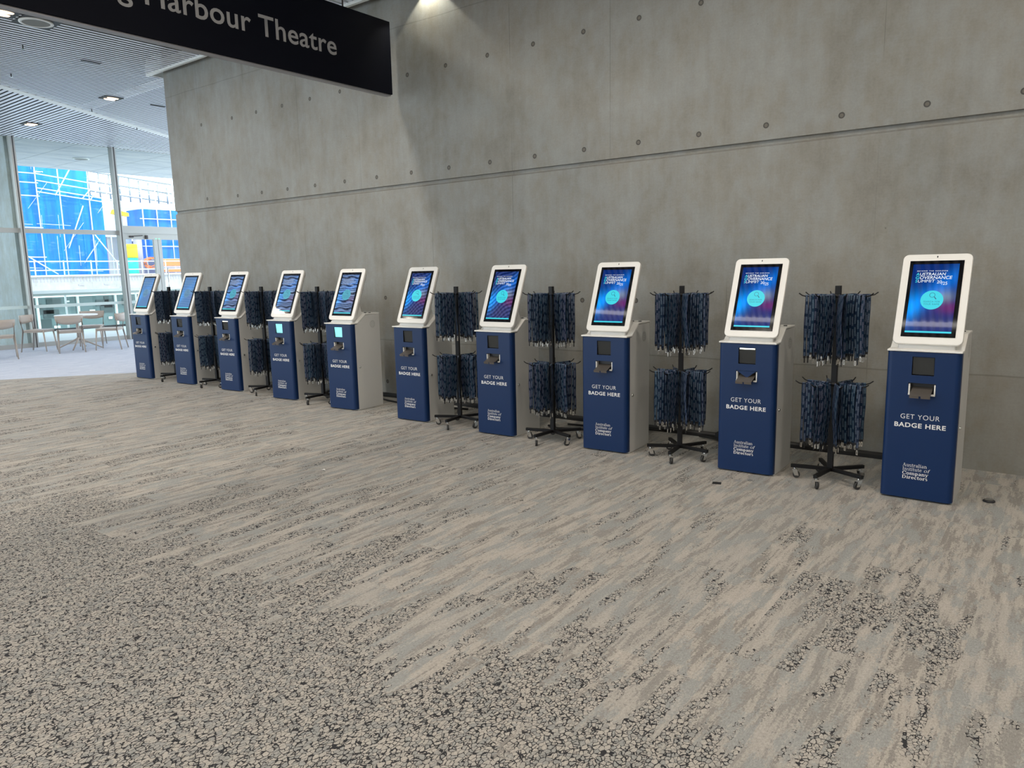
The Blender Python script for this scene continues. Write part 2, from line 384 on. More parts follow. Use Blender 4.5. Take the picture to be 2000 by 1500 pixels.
# ---- a small serif alphabet drawn from strokes (em units, cap height .70, x height .48)
def serif(s, x0, z0, size, bold, width=None, italic=0):
    tk, tn = (.135, .055) if bold else (.085, .035)
    sf = tn*.9; G = []; adv = 0
    def V(x, a, b, wd=None): G.append([(x-(wd or tk)/2, a), (x+(wd or tk)/2, a), (x+(wd or tk)/2, b), (x-(wd or tk)/2, b)])
    def H(a, b, y, hh=None): G.append([(a, y-(hh or tn)/2), (b, y-(hh or tn)/2), (b, y+(hh or tn)/2), (a, y+(hh or tn)/2)])
    def D(x1, y1, x2, y2, wd): G.append([(x1-wd/2, y1), (x1+wd/2, y1), (x2+wd/2, y2), (x2-wd/2, y2)])
    def S(x, y, up=1, l=.07): H(x-tk/2-l, x+tk/2+l, y+(sf/2 if up else -sf/2), sf)
    def A(cx, cy, rx, ry, a0, a1, swap=False):
        n = max(4, int(abs(a1-a0)/22))
        def q(a, o):
            a = math.radians(a); wq = tn+(tk-tn)*abs(math.cos(a))**1.5
            return (cx+(rx-o*wq)*math.cos(a), cy+(ry-o*wq)*math.sin(a))
        for i in range(n):
            p, r = a0+(a1-a0)*i/n, a0+(a1-a0)*(i+1)/n
            G.append([q(p, 0), q(r, 0), q(r, 1), q(p, 1)])
    out = MB(); total = 0; placed = []
    for ch in s:
        G.clear(); w_ = .5; b = tk
        if ch == ' ': w_ = .24
        elif ch == 'A': D(.12, 0, .36, .70, tn); D(.62, 0, .36, .70, tk); H(.2, .52, .24); S(.12, 0, 1, .05); S(.62, 0, 1, .06); w_ = .74
        elif ch == 'I': V(.2, 0, .7); S(.2, 0); S(.2, .7, 0); w_ = .4
        elif ch == 'C': A(.38, .35, .34, .36, 38, 322); V(.63, .46, .66, tn*1.3); w_ = .70
        elif ch == 'D': V(.16, 0, .7); A(.30, .35, .38, .35, -90, 90); H(.05, .34, tn/2); H(.05, .34, .7-tn/2); w_ = .76
        elif ch in 'li':
            V(.15, 0, .72 if ch == 'l' else .48); S(.15, 0); H(.15-tk/2-.06, .15, (.72 if ch == 'l' else .48)-sf/2, sf); w_ = .30
            if ch == 'i': A(.15, .63, .06, .06, 0, 360)
        elif ch == 'u': V(.15, .12, .48); A(.30, .17, .15+tk/2, .18, 180, 300); V(.45, 0, .48); H(.45, .55, sf/2, sf); H(.03, .15, .48-sf/2, sf); H(.33, .45, .48-sf/2, sf); w_ = .58
        elif ch in 'nm':
            V(.15, 0, .48); S(.15, 0, 1, .05); H(.03, .15, .48-sf/2, sf); A(.30, .30, .15+tk/2, .19, 0, 130); V(.45, 0, .31); S(.45, 0, 1, .05); w_ = .59
            if ch == 'm': A(.60, .30, .15+tk/2, .19, 0, 130); V(.75, 0, .31); S(.75, 0, 1, .05); w_ = .89
        elif ch == 'r': V(.15, 0, .48); S(.15, 0); H(.03, .15, .48-sf/2, sf); A(.30, .30, .16, .19, 50, 140); A(.37, .42, .055, .055, 0, 360); w_ = .44
        elif ch == 'p': V(.15, -.2, .48); S(.15, -.2); H(.03, .15, .48-sf/2, sf); A(.27, .24, .24, .25, -120, 120); w_ = .56
        elif ch == 'y': D(.29, 0, .10, .48, tk); D(.27, -.02, .46, .48, tn); D(.17, -.2, .29, 0, tn*1.2); A(.13, -.16, .055, .05, 0, 360); S(.10, .48, 0, .05); S(.46, .48, 0, .04); w_ = .56
        elif ch == 't': V(.17, .1, .62); H(.03, .33, .46); A(.27, .12, .10+tk/2, .13, 180, 310); w_ = .37
        elif ch == 's': A(.21, .355, .15, .135, 40, 270); A(.21, .125, .16, .135, 90, -140); w_ = .40
        elif ch == 'a': V(.36, .06, .34); A(.24, .32, .12+tk/2, .17, 0, 150); A(.22, .14, .17, .15, 60, 330); H(.36, .47, sf/2, sf); w_ = .49
        elif ch in 'ec':
            A(.26, .24, .22, .25, 35 if ch == 'c' else 0, 320)
            if ch == 'e': H(.07, .46, .26)
            w_ = .49
        elif ch == 'o': A(.27, .24, .23, .25, 0, 360); w_ = .53
        elif ch == 'f': V(.17, 0, .56); H(.03, .33, .46); A(.27, .56, .10+tk/2, .15, 50, 180); S(.17, 0); w_ = .32
        for g in G: placed.append([(p[0]+total, p[1]) for p in g])
        total += w_
    k = size/.70; kx = k if width is None else width/(total-.05)
    for i, g in enumerate(placed):
        out.face([Vector((x0+(p[0]+italic*p[1])*kx, -i*2e-6, z0+p[1]*k)) for p in g])
    return out.data('serif', 'ink', normals=False), total*kx

# ================================================================ STRUCTURE
WY = 6.284; CZ = 4.62; FX = -18.85
bx = lambda y: -13.25+(y-4.18)*.75
m = MB()
m.face([(bx(-9), -9, 0), (8, -9, 0), (8, 12.5, 0), (bx(12.5), 12.5, 0)])
tag(m.obj('floor', 'carpet'), 'patterned beige and grey plank carpet with dark pebble streaks', 'floor', kind='structure')
m = MB(); m.face([(FX, -9, 0), (bx(-9), -9, 0), (bx(12.5), 12.5, 0), (FX, 12.5, 0)])
tag(m.obj('floor', 'carpet2'), 'pale blue-grey carpet by the glazed wall', 'floor', kind='structure')
m = MB(); m.box(-24.2, FX-.02, -9, 30, -.25, -.004)
tag(m.obj('floor', 'paving'), 'pale terrace paving outside the glass', 'terrace', kind='structure')

prof = [(WY, 0), (WY, 2.494), (WY+.03, 2.512), (WY+.03, 2.545), (WY, 2.547), (WY, 5.7), (WY+.5, 5.7), (WY+.5, 0)]
m = MB(); m.prism(prof, -11.45, 8, 'x')
tag(m.obj('wall_back', 'wall'), 'tall board-marked grey concrete wall with tie holes', 'wall', kind='structure')
m = MB(); m.box(-4, 8, -9.2, -9.1, 0, 5.7); tag(m.obj('wall_front', 'plaster'), 'plain plaster wall behind the viewpoint', 'wall', kind='structure')
m = MB(); m.box(8, 8.2, -9, WY+.5, 0, 5.7); tag(m.obj('wall_right', 'plaster'), 'plain plaster wall closing the hall', 'wall', kind='structure')
m = MB()
for k in range(5): m.box(FX+k*1.95, FX+.08+k*1.95, 12.5, 12.6, 0, 4.7)
m.box(FX, -11, 12.52, 12.58, 2.5, 2.6); tag(m.obj('window_3', 'frame'), 'glazed end of the side bay', 'window', kind='structure')  # unseen opening added so daylight floods the bay floor and ceiling
m = MB(); m.box(-11.2, -11, 6.7, 12.6, 0, 5.7); tag(m.obj('wall_bay', 'conc'), 'concrete side wall of the bay', 'wall', kind='structure')
m = MB(); m.box(-24.2, 8.2, -9.2, 12.8, 5.7, 5.9); m.box(-24.2, FX-.1, -9.2, 16, 4.72, 4.8)
tag(m.obj('ceiling', 'soffit'), 'pale soffit panels of the canopy outside', 'ceiling', kind='structure')
# ceiling cavity backing
m = MB(); m.box(FX+.02, 8, -9, 6.17, 4.86, 4.88); m.box(FX+.02, -11.68, 6.17, 12.5, 4.86, 4.88); m.box(FX+.02, FX+.04, -9, 12.5, 4.64, 4.88)
tag(m.obj('ceiling', 'cavity'), 'dark ceiling void above the slats', 'ceiling', kind='structure')
sx = lambda y: -14.02-(y-4.96)*.585       # diagonal strip between the two slat directions
m = MB(); x = -18.8
while x < 7.9:
    y0 = max(-9, 4.96-(x+14.02)/.585+.05); y1 = 6.17 if x > -11.67 else 12.5
    if y1-y0 > .1: m.box(x, x+.052, y0, y1, CZ, CZ+.003)
    x += .0965
tag(m.obj('ceiling', 'slat'), 'white slatted ceiling with slats running toward the concrete wall', 'ceiling', kind='structure')
m = MB(); y = -9
while y < 12.4:
    x1 = sx(y)-.12
    if x1 > FX+.1: m.box(FX+.03, x1, y, y+.060, CZ, CZ+.003)
    y += .0965
tag(m.obj('ceiling', 'slat'), 'white slatted ceiling with slats running toward the windows', 'ceiling', kind='structure')
m = MB(); a, b = Vector((sx(-9)-.06, -9, CZ+.02)), Vector((sx(12.3)-.06, 12.3, CZ+.02)); m.bar(a, b, .17, .05)
tag(m.obj('trim_1', 'white_trim'), 'white diagonal ceiling strip between two slat directions', 'trim', kind='structure')
m = MB(); m.bar(a+Vector((.13, 0, .02)), b+Vector((.13, 0, .02)), .07, .05)
tag(m.obj('trim_2', 'frame'), 'grey recessed edge beside the white diagonal strip', 'trim', kind='structure')
m = MB(); m.box(-11.68, 8, 6.13, 6.175, CZ-.03, CZ+.14)
tag(m.obj('trim_3', 'white_trim'), 'white ceiling edge trim along the concrete wall', 'trim', kind='structure')
m = MB(); m.box(-11.72, -11.68, 6.175, 6.9, CZ-.01, CZ+.5); m.box(FX+.02, 8, 6.9, 6.95, CZ+.12, 5.7)
tag(m.obj('trim_4', 'white_trim'), 'grey end face of the ceiling slot', 'trim', kind='structure')

# glazed facade: mullions every 2.15 m, transom, sill, glass, marking strip
MY = [6.70-2.14*k for k in range(7, 0, -1)] + [6.70, 8.84, 10.98]
m = MB()
for yy in MY: m.box(FX-.02, FX+.16, yy-.045, yy+.045, 0, CZ+.06)
m.box(FX, FX+.06, -9, 12.5, 0, .10); m.box(FX-.02, FX+.06, -9, 12.5, CZ, CZ+.06)
m.box(FX-.01, FX+.07, -9, 8.8, 2.555, 2.66)
fr = m.obj('window_1', 'frame'); tag(fr, 'glazed wall of tall aluminium framed panes', 'window', kind='structure')
m = MB()
for yy in MY: m.box(FX-.025, FX+.165, yy-.006, yy+.014, 0, CZ+.05)
m.obj('seal', 'dark_seal', fr)
m = MB()
for a_, b_ in zip(MY, MY[1:]): 
    m.face([(FX+.02, a_, .1), (FX+.02, b_, .1), (FX+.02, b_, CZ), (FX+.02, a_, CZ)])
m.obj('pane', 'glass', fr, normals=False)
m = MB(); m.box(FX+.021, FX+.024, -9, 12.4, .878, .948); m.obj('marking_strip', 'frost', fr)
# entrance door in the last bay
d = MB(); d.box(FX-.04, FX+.12, 8.89, 10.95, 2.60, 2.78); d.box(FX-.02, FX+.09, 8.89, 10.95, 2.46, 2.60)
dr = d.obj('door_1', 'frame'); tag(dr, 'glazed entrance door under a grey header', 'door', kind='structure')
m = MB(); m.box(FX, FX+.08, 9.66, 9.76, .02, 2.46); m.box(FX, FX+.08, 9.77, 9.86, .02, 2.46); m.box(FX, FX+.08, 8.9, 8.96, .02, 2.46); m.box(FX, FX+.08, 8.9, 10.95, .02, .14)
m.obj('door_leaf', 'frame', dr)
m = MB(); m.box(FX+.09, FX+.13, 9.05, 9.14, 2.50, 2.54); m.bar((FX+.13, 9.1, 2.53), (FX+.13, 9.36, 2.55), .02, .02); m.box(FX+.09, FX+.14, 9.44, 9.49, 2.47, 2.56)
m.obj('door_closer', 'dark_seal', dr)
m = MB(); m.tube([(FX+.13, 9.93, .9), (FX+.13, 9.93, 1.75)], .014); m.box(FX+.08, FX+.13, 9.92, 9.94, 1.66, 1.68); m.box(FX+.08, FX+.13, 9.92, 9.94, .96, .98)
m.obj('door_handle', 'chrome', dr)
m = MB(); m.box(FX+.09, FX+.10, 9.70, 9.73, 2.475, 2.485); m.box(FX+.09, FX+.10, 9.78, 9.81, 2.475, 2.485); m.obj('indicator_light', 'green', dr)
# unseen opening added behind the camera so daylight keeps the hall bright
m = MB()
for k in range(8): m.box(-18.8+k*2.05, -18.7+k*2.05, -9.1, -8.95, 0, 4.7)
m.box(-18.8, -4, -9.08, -9, 2.5, 2.6)
tag(m.obj('window_2', 'frame'), 'second glazed wall behind the viewpoint', 'window', kind='structure')
# concrete wing walls outside
m = MB(); m.box(-20.28, FX-.05, 6.60, 6.68, 0, 4.72); m.box(-24.1, -20.30, 6.61, 6.69, 0, 4.72)
tag(m.obj('wall_wing', 'conc'), 'pale board-marked concrete wing wall outside the leftmost pane', 'wall', kind='structure')

# ================================================================ CEILING FITTINGS
def downlight(x, y, label, vis=True):
    t = empty('ceiling_light', (x, y, CZ-.012), label=label, cat='ceiling light', group='square ceiling downlights')
    m = MB(); m.box(-.15, .15, -.15, .15, 0, .03); m.obj('frame', 'lampframe', t)
    for s in (-1, 1):
        m = MB(); L = [[Vector((s*.062+.045*math.cos(a)*k, .10*math.sin(a)*k, z)) for a in [2*PI*i/16 for i in range(16)]] for k, z in ((1, 0), (.85, -.012))]
        m.loft(L); m.obj('lamp', 'lamp', t)
    return t
def area(x, y, z, e, size, col, shape='DISK', size_y=None, name='lamp_light', parent=None):
    l = bpy.data.lights.new(name, 'AREA'); l.shape = shape; l.size = size; l.energy = e; l.color = col
    if size_y: l.size_y = size_y
    o = bpy.data.objects.new(name, l); COL.objects.link(o); o.location = (x, y, z)
    return o
seen = {(-10.2, 3.72): 'square twin downlight at the top left corner beside the round speaker',
        (-13.63, 6.5): 'square twin downlight among the slats, between the dark slots',
        (-17.0, 6.47): 'small square twin downlight near the top of the window mullions'}
for (x, y), lb in seen.items(): downlight(x, y, lb)
for i in range(-1, 5):
    for y in (3.72, .98, -1.76, -4.5):
        x = -10.2+3.42*i
        if (round(x, 2), y) == (-10.2, 3.72): pass
        else: downlight(x, y, 'square twin downlight in the slatted ceiling overhead')
        area(x, y, CZ-.04, LAMP_W, .24, (1, .90, .77))
for x, y in ((-13.63, 6.5), (-17.0, 6.47), (-13.6, 9.2)): area(x, y, CZ-.04, LAMP_W*.6, .24, (1, .85, .7))
t = empty('ceiling_speaker', (-10.28, 4.1, CZ-.012), label='round grey ceiling speaker with white rim, top left', cat='speaker')
m = MB(); m.box(-.22, .22, -.19, .22, .004, .02); m.obj('backing', 'lampframe', t)
m = MB(); n_ = 32
cl = lambda r, z: [Vector((r*math.cos(2*PI*i/n_), r*math.sin(2*PI*i/n_), z)) for i in range(n_)]
m.loft([cl(.185, .006), cl(.185, -.008), cl(.15, -.012), cl(.148, -.004)]); m.obj('rim', 'white_trim', t)
m = MB(); m.disc((0, 0, -.006), .15, n=32); m.disc((0, 0, -.007), .018, n=12); m.obj('grille', 'grille', t)
for x, y, lb in ((-11.58, 5.29, 'short black slot diffuser between slats near the big sign'), (-13.63, 7.33, 'small black slot diffuser close to the concrete wall edge')):
    m = MB(); m.box(-.028, .028, -.13, .13, -.004, .03); o = m.obj('air_slot', 'lampframe'); o.location = (x, y, CZ-.004); tag(o, lb, 'vent', 'black ceiling slots')
sprk = [(-11.43, 4.36, 'sprinkler head hanging from slats below the round speaker'), (-13.1, 4.79, 'sprinkler head close to the left end of the white strip'), (-14.75, 6.66, 'sprinkler head just under the middle downlight'), (-15.9, 8.05, 'sprinkler head beyond the white diagonal strip')]
for x, y, lb in sprk:
    t = empty('sprinkler', (x, y, CZ), label=lb, cat='sprinkler', group='ceiling sprinklers')
    m = MB(); m.tube([(0, 0, 0), (0, 0, -.05)], .008, 6); m.obj('stem', 'dark_seal', t); m = MB(); m.disc((0, 0, -.052), .02, n=10); m.obj('deflector', 'chrome', t)
t = empty('canopy_fitting', (-21.66, 9.37, 4.72), label='round flush fitting in the pale canopy soffit outside', cat='ceiling fitting')
m = MB(); m.loft([cl(.20, 0), cl(.20, -.02), cl(.17, -.025)]); m.obj('rim', 'white_trim', t); m = MB(); m.disc((0, 0, -.026), .165, n=32); m.obj('cover', 'grille', t)
# slim line lights over the open hall (seen mirrored in the tilted screens)
for (x0, y0, x1, y1), lb in (((-7.5, 1.45, 5, 1.45), 'long white line light running along the hall'), ((-2.9, 1.55, -1.4, 4.3), 'white line light set across the hall'), ((-7.5, -2.6, 5, -2.6), 'rear white line light running along the hall')):
    m = MB(); m.bar((x0, y0, CZ-.02), (x1, y1, CZ-.02), .05, .03); tag(m.obj('line_light', 'line'), lb, 'ceiling light')
# wall washers in the slot beside the concrete wall
for i, x in enumerate((-5.82, -1.5, 2.8)):
    t = empty('wall_washer', (x, 6.215, CZ+.02), label='small black spotlight at the ceiling edge beside the concrete wall', cat='spotlight', group='wall washer spotlights')
    m = MB(); m.tube([(0, 0, .1), (0, 0, 0)], .03, 16); m.obj('housing', 'lampframe', t)
    l = bpy.data.lights.new('spot_light', 'SPOT'); l.energy = SPOT_W; l.spot_size = math.radians(101); l.spot_blend = .2; l.color = (1, .95, .78); l.shadow_soft_size = .012
    o = bpy.data.objects.new('spot_light', l); COL.objects.link(o); o.location = (x, 6.195, CZ+.015)

# ================================================================ HANGING SIGN
t = empty('hanging_sign', (-6.28, 0, 3.487), label='large black hanging theatre sign with grey lettering at top left', cat='sign')
m = MB(); m.box(-.12, 0, -.2, 6.108, .012, .78); bevel(m.obj('panel', 'sign', t), .004)
m = MB(); m.box(-.10, -.02, -.2, 6.10, 0, .012); m.obj('edge_trim', 'sign_edge', t)
me = text_data('lettering', 'Darling Harbour Theatre', 'sign_ink', height=.188, width=2.92, bold=.012, spacing=1.03, align='RIGHT')
o = link('lettering', me, t); o.matrix_parent_inverse = Matrix(); o.rotation_euler = (0, 0, PI/2); o.location = (.003, 5.335, .272)
for yy in (.6, 3.0, 5.5):
    m = MB(); m.tube([(-.06, yy, .78), (-.06, yy, 1.16)], .008, 8); m.obj('hanger_rod', 'dark_seal', t)

# ================================================================ KIOSKS
KW, KD, KH = .4185, .4546, .9716
def display_mesh(kind):
    me = bpy.data.meshes.new('display'); bm = bmesh.new(); NX, NZ = 26, 96; w_, h_ = .262, .470
    cl_ = bm.loops.layers.float_color.new('c')
    V = [[bm.verts.new((-w_/2+w_*i/NX, 0, h_*j/NZ)) for i in range(NX+1)] for j in range(NZ+1)]
    g = lambda x, s: math.exp(-(x/s)**2)
    def colf(u, v):
        c = [.004, .030, .20]
        glow = g((v-(.30+.55*u)), .17)*(1-.35*u); c = [c[0]+.0*glow, c[1]+.17*glow, c[2]+.62*glow]
        k = g(u-.06, .22)*g(v-.36, .22); c = [c[0], c[1]+.20*k, c[2]+.45*k]
        k = g(u-.75, .22)*g(v-.52, .10); c = [c[0]+.20*k, c[1]+.22*k, c[2]+.12*k]
        k = g(u-.9, .32)*g(v-.36, .09); c = [c[0]*(1-.6*k)+.15*k, c[1]*(1-.8*k)+.02*k, c[2]*(1-.7*k)+.10*k]
        k = g(u-.6, .55)*g(v-.14, .17); c = [c[0]*(1-.7*k)+.035*k, c[1]*(1-.75*k)+.035*k, c[2]*(1-.75*k)+.12*k]
        k = max(0, v-.8)*1.8; c = [q*(1-.5*k) for q in c]
        ray = .5+.5*math.sin((u*1.0+v*.25)*46); c = [q*(.86+.22*ray) for q in c]
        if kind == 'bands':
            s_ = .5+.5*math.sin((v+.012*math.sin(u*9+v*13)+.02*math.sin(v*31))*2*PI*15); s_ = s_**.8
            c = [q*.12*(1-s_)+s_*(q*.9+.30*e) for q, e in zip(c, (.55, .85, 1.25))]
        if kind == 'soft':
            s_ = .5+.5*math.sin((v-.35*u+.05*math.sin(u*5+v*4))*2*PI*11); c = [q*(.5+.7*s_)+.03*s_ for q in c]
        if kind == 'pale': c = [.10+.25*c[0], .22+.4*c[1], .42+.35*c[2]]  # window reflection painted into the emitted display colour
        return c
    for j in range(NZ):
        for i in range(NX):
            f = bm.faces.new((V[j][i], V[j][i+1], V[j+1][i+1], V[j+1][i]))
            for lp in f.loops:
                co = lp.vert.co; lp[cl_] = (*colf(co.x/w_+.5, co.z/h_), 1)
    bm.to_mesh(me); bm.free(); return me
dm = mat('display_picture', (0, 0, 0), .03, 0, .5); n = NT(dm); at = n.new('ShaderNodeAttribute', attribute_name='c')
n.put(n.b.inputs['Emission Color'], at.outputs['Color']); n.b.inputs['Emission Strength'].default_value = 1.0
DISP = {k: display_mesh(k) for k in ('clear', 'soft', 'bands', 'pale')}
for q in DISP.values(): q.materials.append(dm)

def rrect(w_, h_, r, z0=0, n=6):
    P = []
    for cx, cz, a0 in ((w_/2-r, z0+h_-r, 0), (-w_/2+r, z0+h_-r, 90), (-w_/2+r, z0+r, 180), (w_/2-r, z0+r, 270)):
        for i in range(n+1):
            a = math.radians(a0+90*i/n); P.append((cx+r*math.cos(a), cz+r*math.sin(a)))
    return P

def build_kiosk():
    t = empty('badge_kiosk', (0, 0, 0))
    W2 = KW/2
    # body: side profile extruded across the width
    m = MB(); m.prism([(.045, 0), (KD, 0), (KD, 1.066), (.228, 1.063), (.097, .968), (.045, .965)], -W2+.001, W2-.001, 'x')
    body = bevel(m.obj('cabinet', 'body', t), .003)
    m = MB(); c = Vector((W2+.0, .10, .485))
    m.loft([[c+Vector((dx, r*math.cos(2*PI*i/16), r*math.sin(2*PI*i/16))) for i in range(16)] for dx, r in ((-.002, .0125), (.010, .0125), (.012, .009))])
    m.obj('lock', 'chrome', body)
    m = MB(); c = Vector((W2+.0012, .335, .955)); ring = lambda r, dx=0: [c+Vector((dx, r*math.cos(2*PI*i/28), r*1.0*math.sin(2*PI*i/28))) for i in range(28)]
    for ra, rb in ((.040, .0375), (.029, .0265), (.014, .0115)):
        A, B = ring(ra), ring(rb)
        for i in range(28): m.face([A[i], A[(i+1) % 28], B[(i+1) % 28], B[i]])
    m.obj('round_emblem', 'grille', body)
    # white lid with a lip over the blue panel
    m = MB(); m.prism([(-.007, .9725), (-.007, .984), (.095, .985), (.226, 1.079), (KD+.001, 1.081), (KD+.001, 1.0665), (.23, 1.0665), (.098, .9725)], -W2-.001, W2+.001, 'x')
    bevel(m.obj('lid', 'shell', t), .003)
    m = MB()
    for x in (.10, -.02, .17):
        m.tube([(x, .34, 1.080), (x, .34, 1.086)], .014, 12)
    m.obj('cable_grommet', 'dark', t)
    # blue front panel, rounded upright corners, two openings
    m = MB(); r = .03; n_ = 6; zs = [.012, .694, .772, .822, .940, .970]
    xs = [-W2+r, -.078, -.063, .063, .078, W2-r]
    holes = {(1, 1), (1, 2), (1, 3), (3, 2)}      # (row, column)
    for j in range(len(zs)-1):
        for i in range(len(xs)-1):
            if (j, i) in holes: continue
            m.face([(xs[i], 0, zs[j]), (xs[i+1], 0, zs[j]), (xs[i+1], 0, zs[j+1]), (xs[i], 0, zs[j+1])])
    for s in (-1, 1):
        path = [(s*(W2-r+r*math.sin(PI/2*i/n_)), r-r*math.cos(PI/2*i/n_)) for i in range(n_+1)]+[(s*W2, .058)]
        for a_, b_ in zip(path, path[1:]):
            f = m.face([(a_[0], a_[1], .012), (b_[0], b_[1], .012), (b_[0], b_[1], .970), (a_[0], a_[1], .970)]); f.smooth = True
    bmesh.ops.remove_doubles(m.bm, verts=m.bm.verts, dist=1e-5)
    fp = m.obj('front_panel', 'navy', t)
    # recess linings
    m = MB(); m.box(-.063, .063, 0, .044, .822, .940, skip=(2,)); m.obj('scanner_recess', 'dark', fp, normals=False)
    m = MB(); m.face([(-.060, .016, .826), (.060, .016, .826), (.060, .006, .937), (-.060, .006, .937)]); m.obj('scanner_window', 'pane', fp, normals=False)
    m = MB(); m.box(-.078, .078, 0, .044, .694, .772, skip=(2,)); m.obj('slot_recess', 'dark', fp, normals=False)
    m = MB()
    for s in (-1, 1):
        m.prism([(.002, .697), (.040, .697), (.040, .765), (.002, .765)], s*.076, s*.068, 'x')
        m.box(min(s*.076, s*.052), max(s*.076, s*.052), -.006, .012, .694, .704)
    m.obj('slot_cheek', 'white_plastic', fp)
    m = MB(); Mx = Matrix.Translation((0, .04, .742)) @ Matrix.Rotation(math.radians(21), 4, 'X')
    m.box(-.058, .058, -.118, 0, -.0015, .0015, Mx)
    for a_, b_ in ((-.058, -.006), (.006, .058)): m.box(a_, b_, -.121, -.118, -.016, .0015, Mx)
    m.obj('badge_tray', 'tray', fp)
    parts = [(text_data('t', 'GET YOUR', 'ink', height=.0300, width=.222, bold=-.004, spacing=1.12, align='CENTER'), T(0, -.0012, .537)),
             (text_data('t', 'BADGE HERE', 'ink', height=.0300, width=.292, bold=.022, spacing=1.1, align='CENTER'), T(.002, -.0012, .482))]
    link('headline_lettering', join('headline_lettering', parts), fp)
    rows = (('Australian', 0, .140, 0), ('Institute', 0, .111, 0), ('Company', 1, .150, 0), ('Directors', 1, .147, 0)); parts = []
    for i, (s_, b_, w_, it) in enumerate(rows):
        me, _ = serif(s_, -.082, .2215-.0268*i, .0222, b_, w_); parts.append((me, T(0, -.0012, 0)))
    me, _ = serif('of', .040, .2215-.0268, .0222, 0, .030, .25); parts.append((me, T(0, -.0012, 0)))
    link('logo_lettering', join('logo_lettering', parts), fp)
    # neck and tablet
    m = MB(); m.loft([[Vector((s_*a_, y_, z_)) for s_, y_ in ((-1, y0), (1, y0), (1, y1), (-1, y1))] for a_, y0, y1, z_ in ((.165, .062, .20, .974), (.160, .085, .235, 1.075), (.12, .15, .24, 1.2))])
    bevel(m.obj('neck', 'body', t), .012, 3)
    TW, TH = .395, .614
    m = MB()
    L = lambda w_, h_, r, y, z0: [Vector((x, y, z)) for x, z in rrect(w_, h_, r, z0)]
    m.loft([L(TW-.006, TH-.006, .031, -.0, .003), L(TW, TH, .034, .004, 0), L(TW, TH, .034, .022, 0), L(TW-.03, TH-.03, .03, .050, .015)])
    tb = m.obj('tablet', 'shell', t); tb.location = (.003, .045, 1.018); tb.rotation_euler = (math.radians(-23), 0, 0)
    gx, gz = .307, .520; z0 = .047
    m = MB(); m.box(-gx/2, gx/2, -.0022, .0005, z0, z0+gz); m.obj('screen_glass', 'black_glass', tb)
    dsp = link('display', DISP['clear'], tb); dsp.location = (-.002, -.0026, z0+.026)
    Z = z0+.026; H = .470
    P = []
    P.append((text_data('t', 'BEYOND THE HORIZON', 'scr_white', height=.0075, width=.173, bold=.012, spacing=1.45, align='LEFT'), T(-.104, 0, Z+.419)))
    for s_, w_, z_, col in (('AUSTRALIAN', .169, .392, .019), ('GOVERNANCE', .207, .3665, .0215), ('SUMMIT', .113, .3435, .0185)):
        h_ = col; bd = 0 if s_ == 'SUMMIT' else .009; full = text_data('t', s_, 'scr_white', height=h_, width=w_, bold=bd, shear=.12, align='LEFT')
        # first letter cyan
        first = text_data('t', s_[0], 'scr_cyan', height=h_, bold=.009, shear=.12); fw = max(v.co.x for v in first.vertices)
        rest = text_data('t', s_[1:], 'scr_white', height=h_, width=w_-fw-.003, bold=bd, shear=.12)
        P.append((first, T(-.108, 0, Z+z_))); P.append((rest, T(-.108+fw+.003, 0, Z+z_))); bpy.data.meshes.remove(full)
    P.append((text_data('t', '20', 'scr_white', height=.020, width=.028, bold=.004), T(.016, 0, Z+.337)))
    P.append((text_data('t', '/25', 'scr_white', height=.021, width=.033, bold=.004), T(.042, 0, Z+.327)))
    o = link('title_lettering', join('title_lettering', P), tb); o.location = (-.002, -.0031, 0)
    m = MB(); m.disc((.0, 0, Z+.2235), .0645, 'y', 48); o = m.obj('search_button', 'scr_cyan', tb, normals=False); o.location = (-.002, -.0030, 0)
    m = MB(); c = Vector((.0, 0, Z+.257))
    A = [c+Vector((.0165*math.cos(2*PI*i/24), 0, .0165*math.sin(2*PI*i/24))) for i in range(24)]; B = [c+(p-c)*.84 for p in A]
    for i in range(24): m.face([A[i], A[(i+1) % 24], B[(i+1) % 24], B[i]])
    m.face([c+Vector((.010, 0, -.013)), c+Vector((.0135, 0, -.0105)), c+Vector((.026, 0, -.026)), c+Vector((.0215, 0, -.0295))])
    P = [(m.data('g', 'scr_navy', normals=False), T(0, 0, 0)), (text_data('t', 'SEARCH FOR', 'scr_navy', height=.0105, width=.092, bold=-.004, spacing=1.2, align='CENTER'), T(0, 0, Z+.207)),
         (text_data('t', 'YOUR NAME', 'scr_navy', height=.0105, width=.088, bold=-.004, spacing=1.2, align='CENTER'), T(0, 0, Z+.190))]
    o = link('search_symbol', join('search_symbol', P), tb); o.location = (-.002, -.0036, 0)
    m = MB(); m.box(-.131, .131, -.0006, 0, Z+.002, Z+.013); o = m.obj('status_bar', 'scr_cyan', tb); o.location = (-.002, -.0028, 0)
    m = MB(); m.disc((0, -.0006, TH-.020), .0075, 'y', 16, .0038); m.obj('webcam', 'dark', tb, normals=False)
    return t

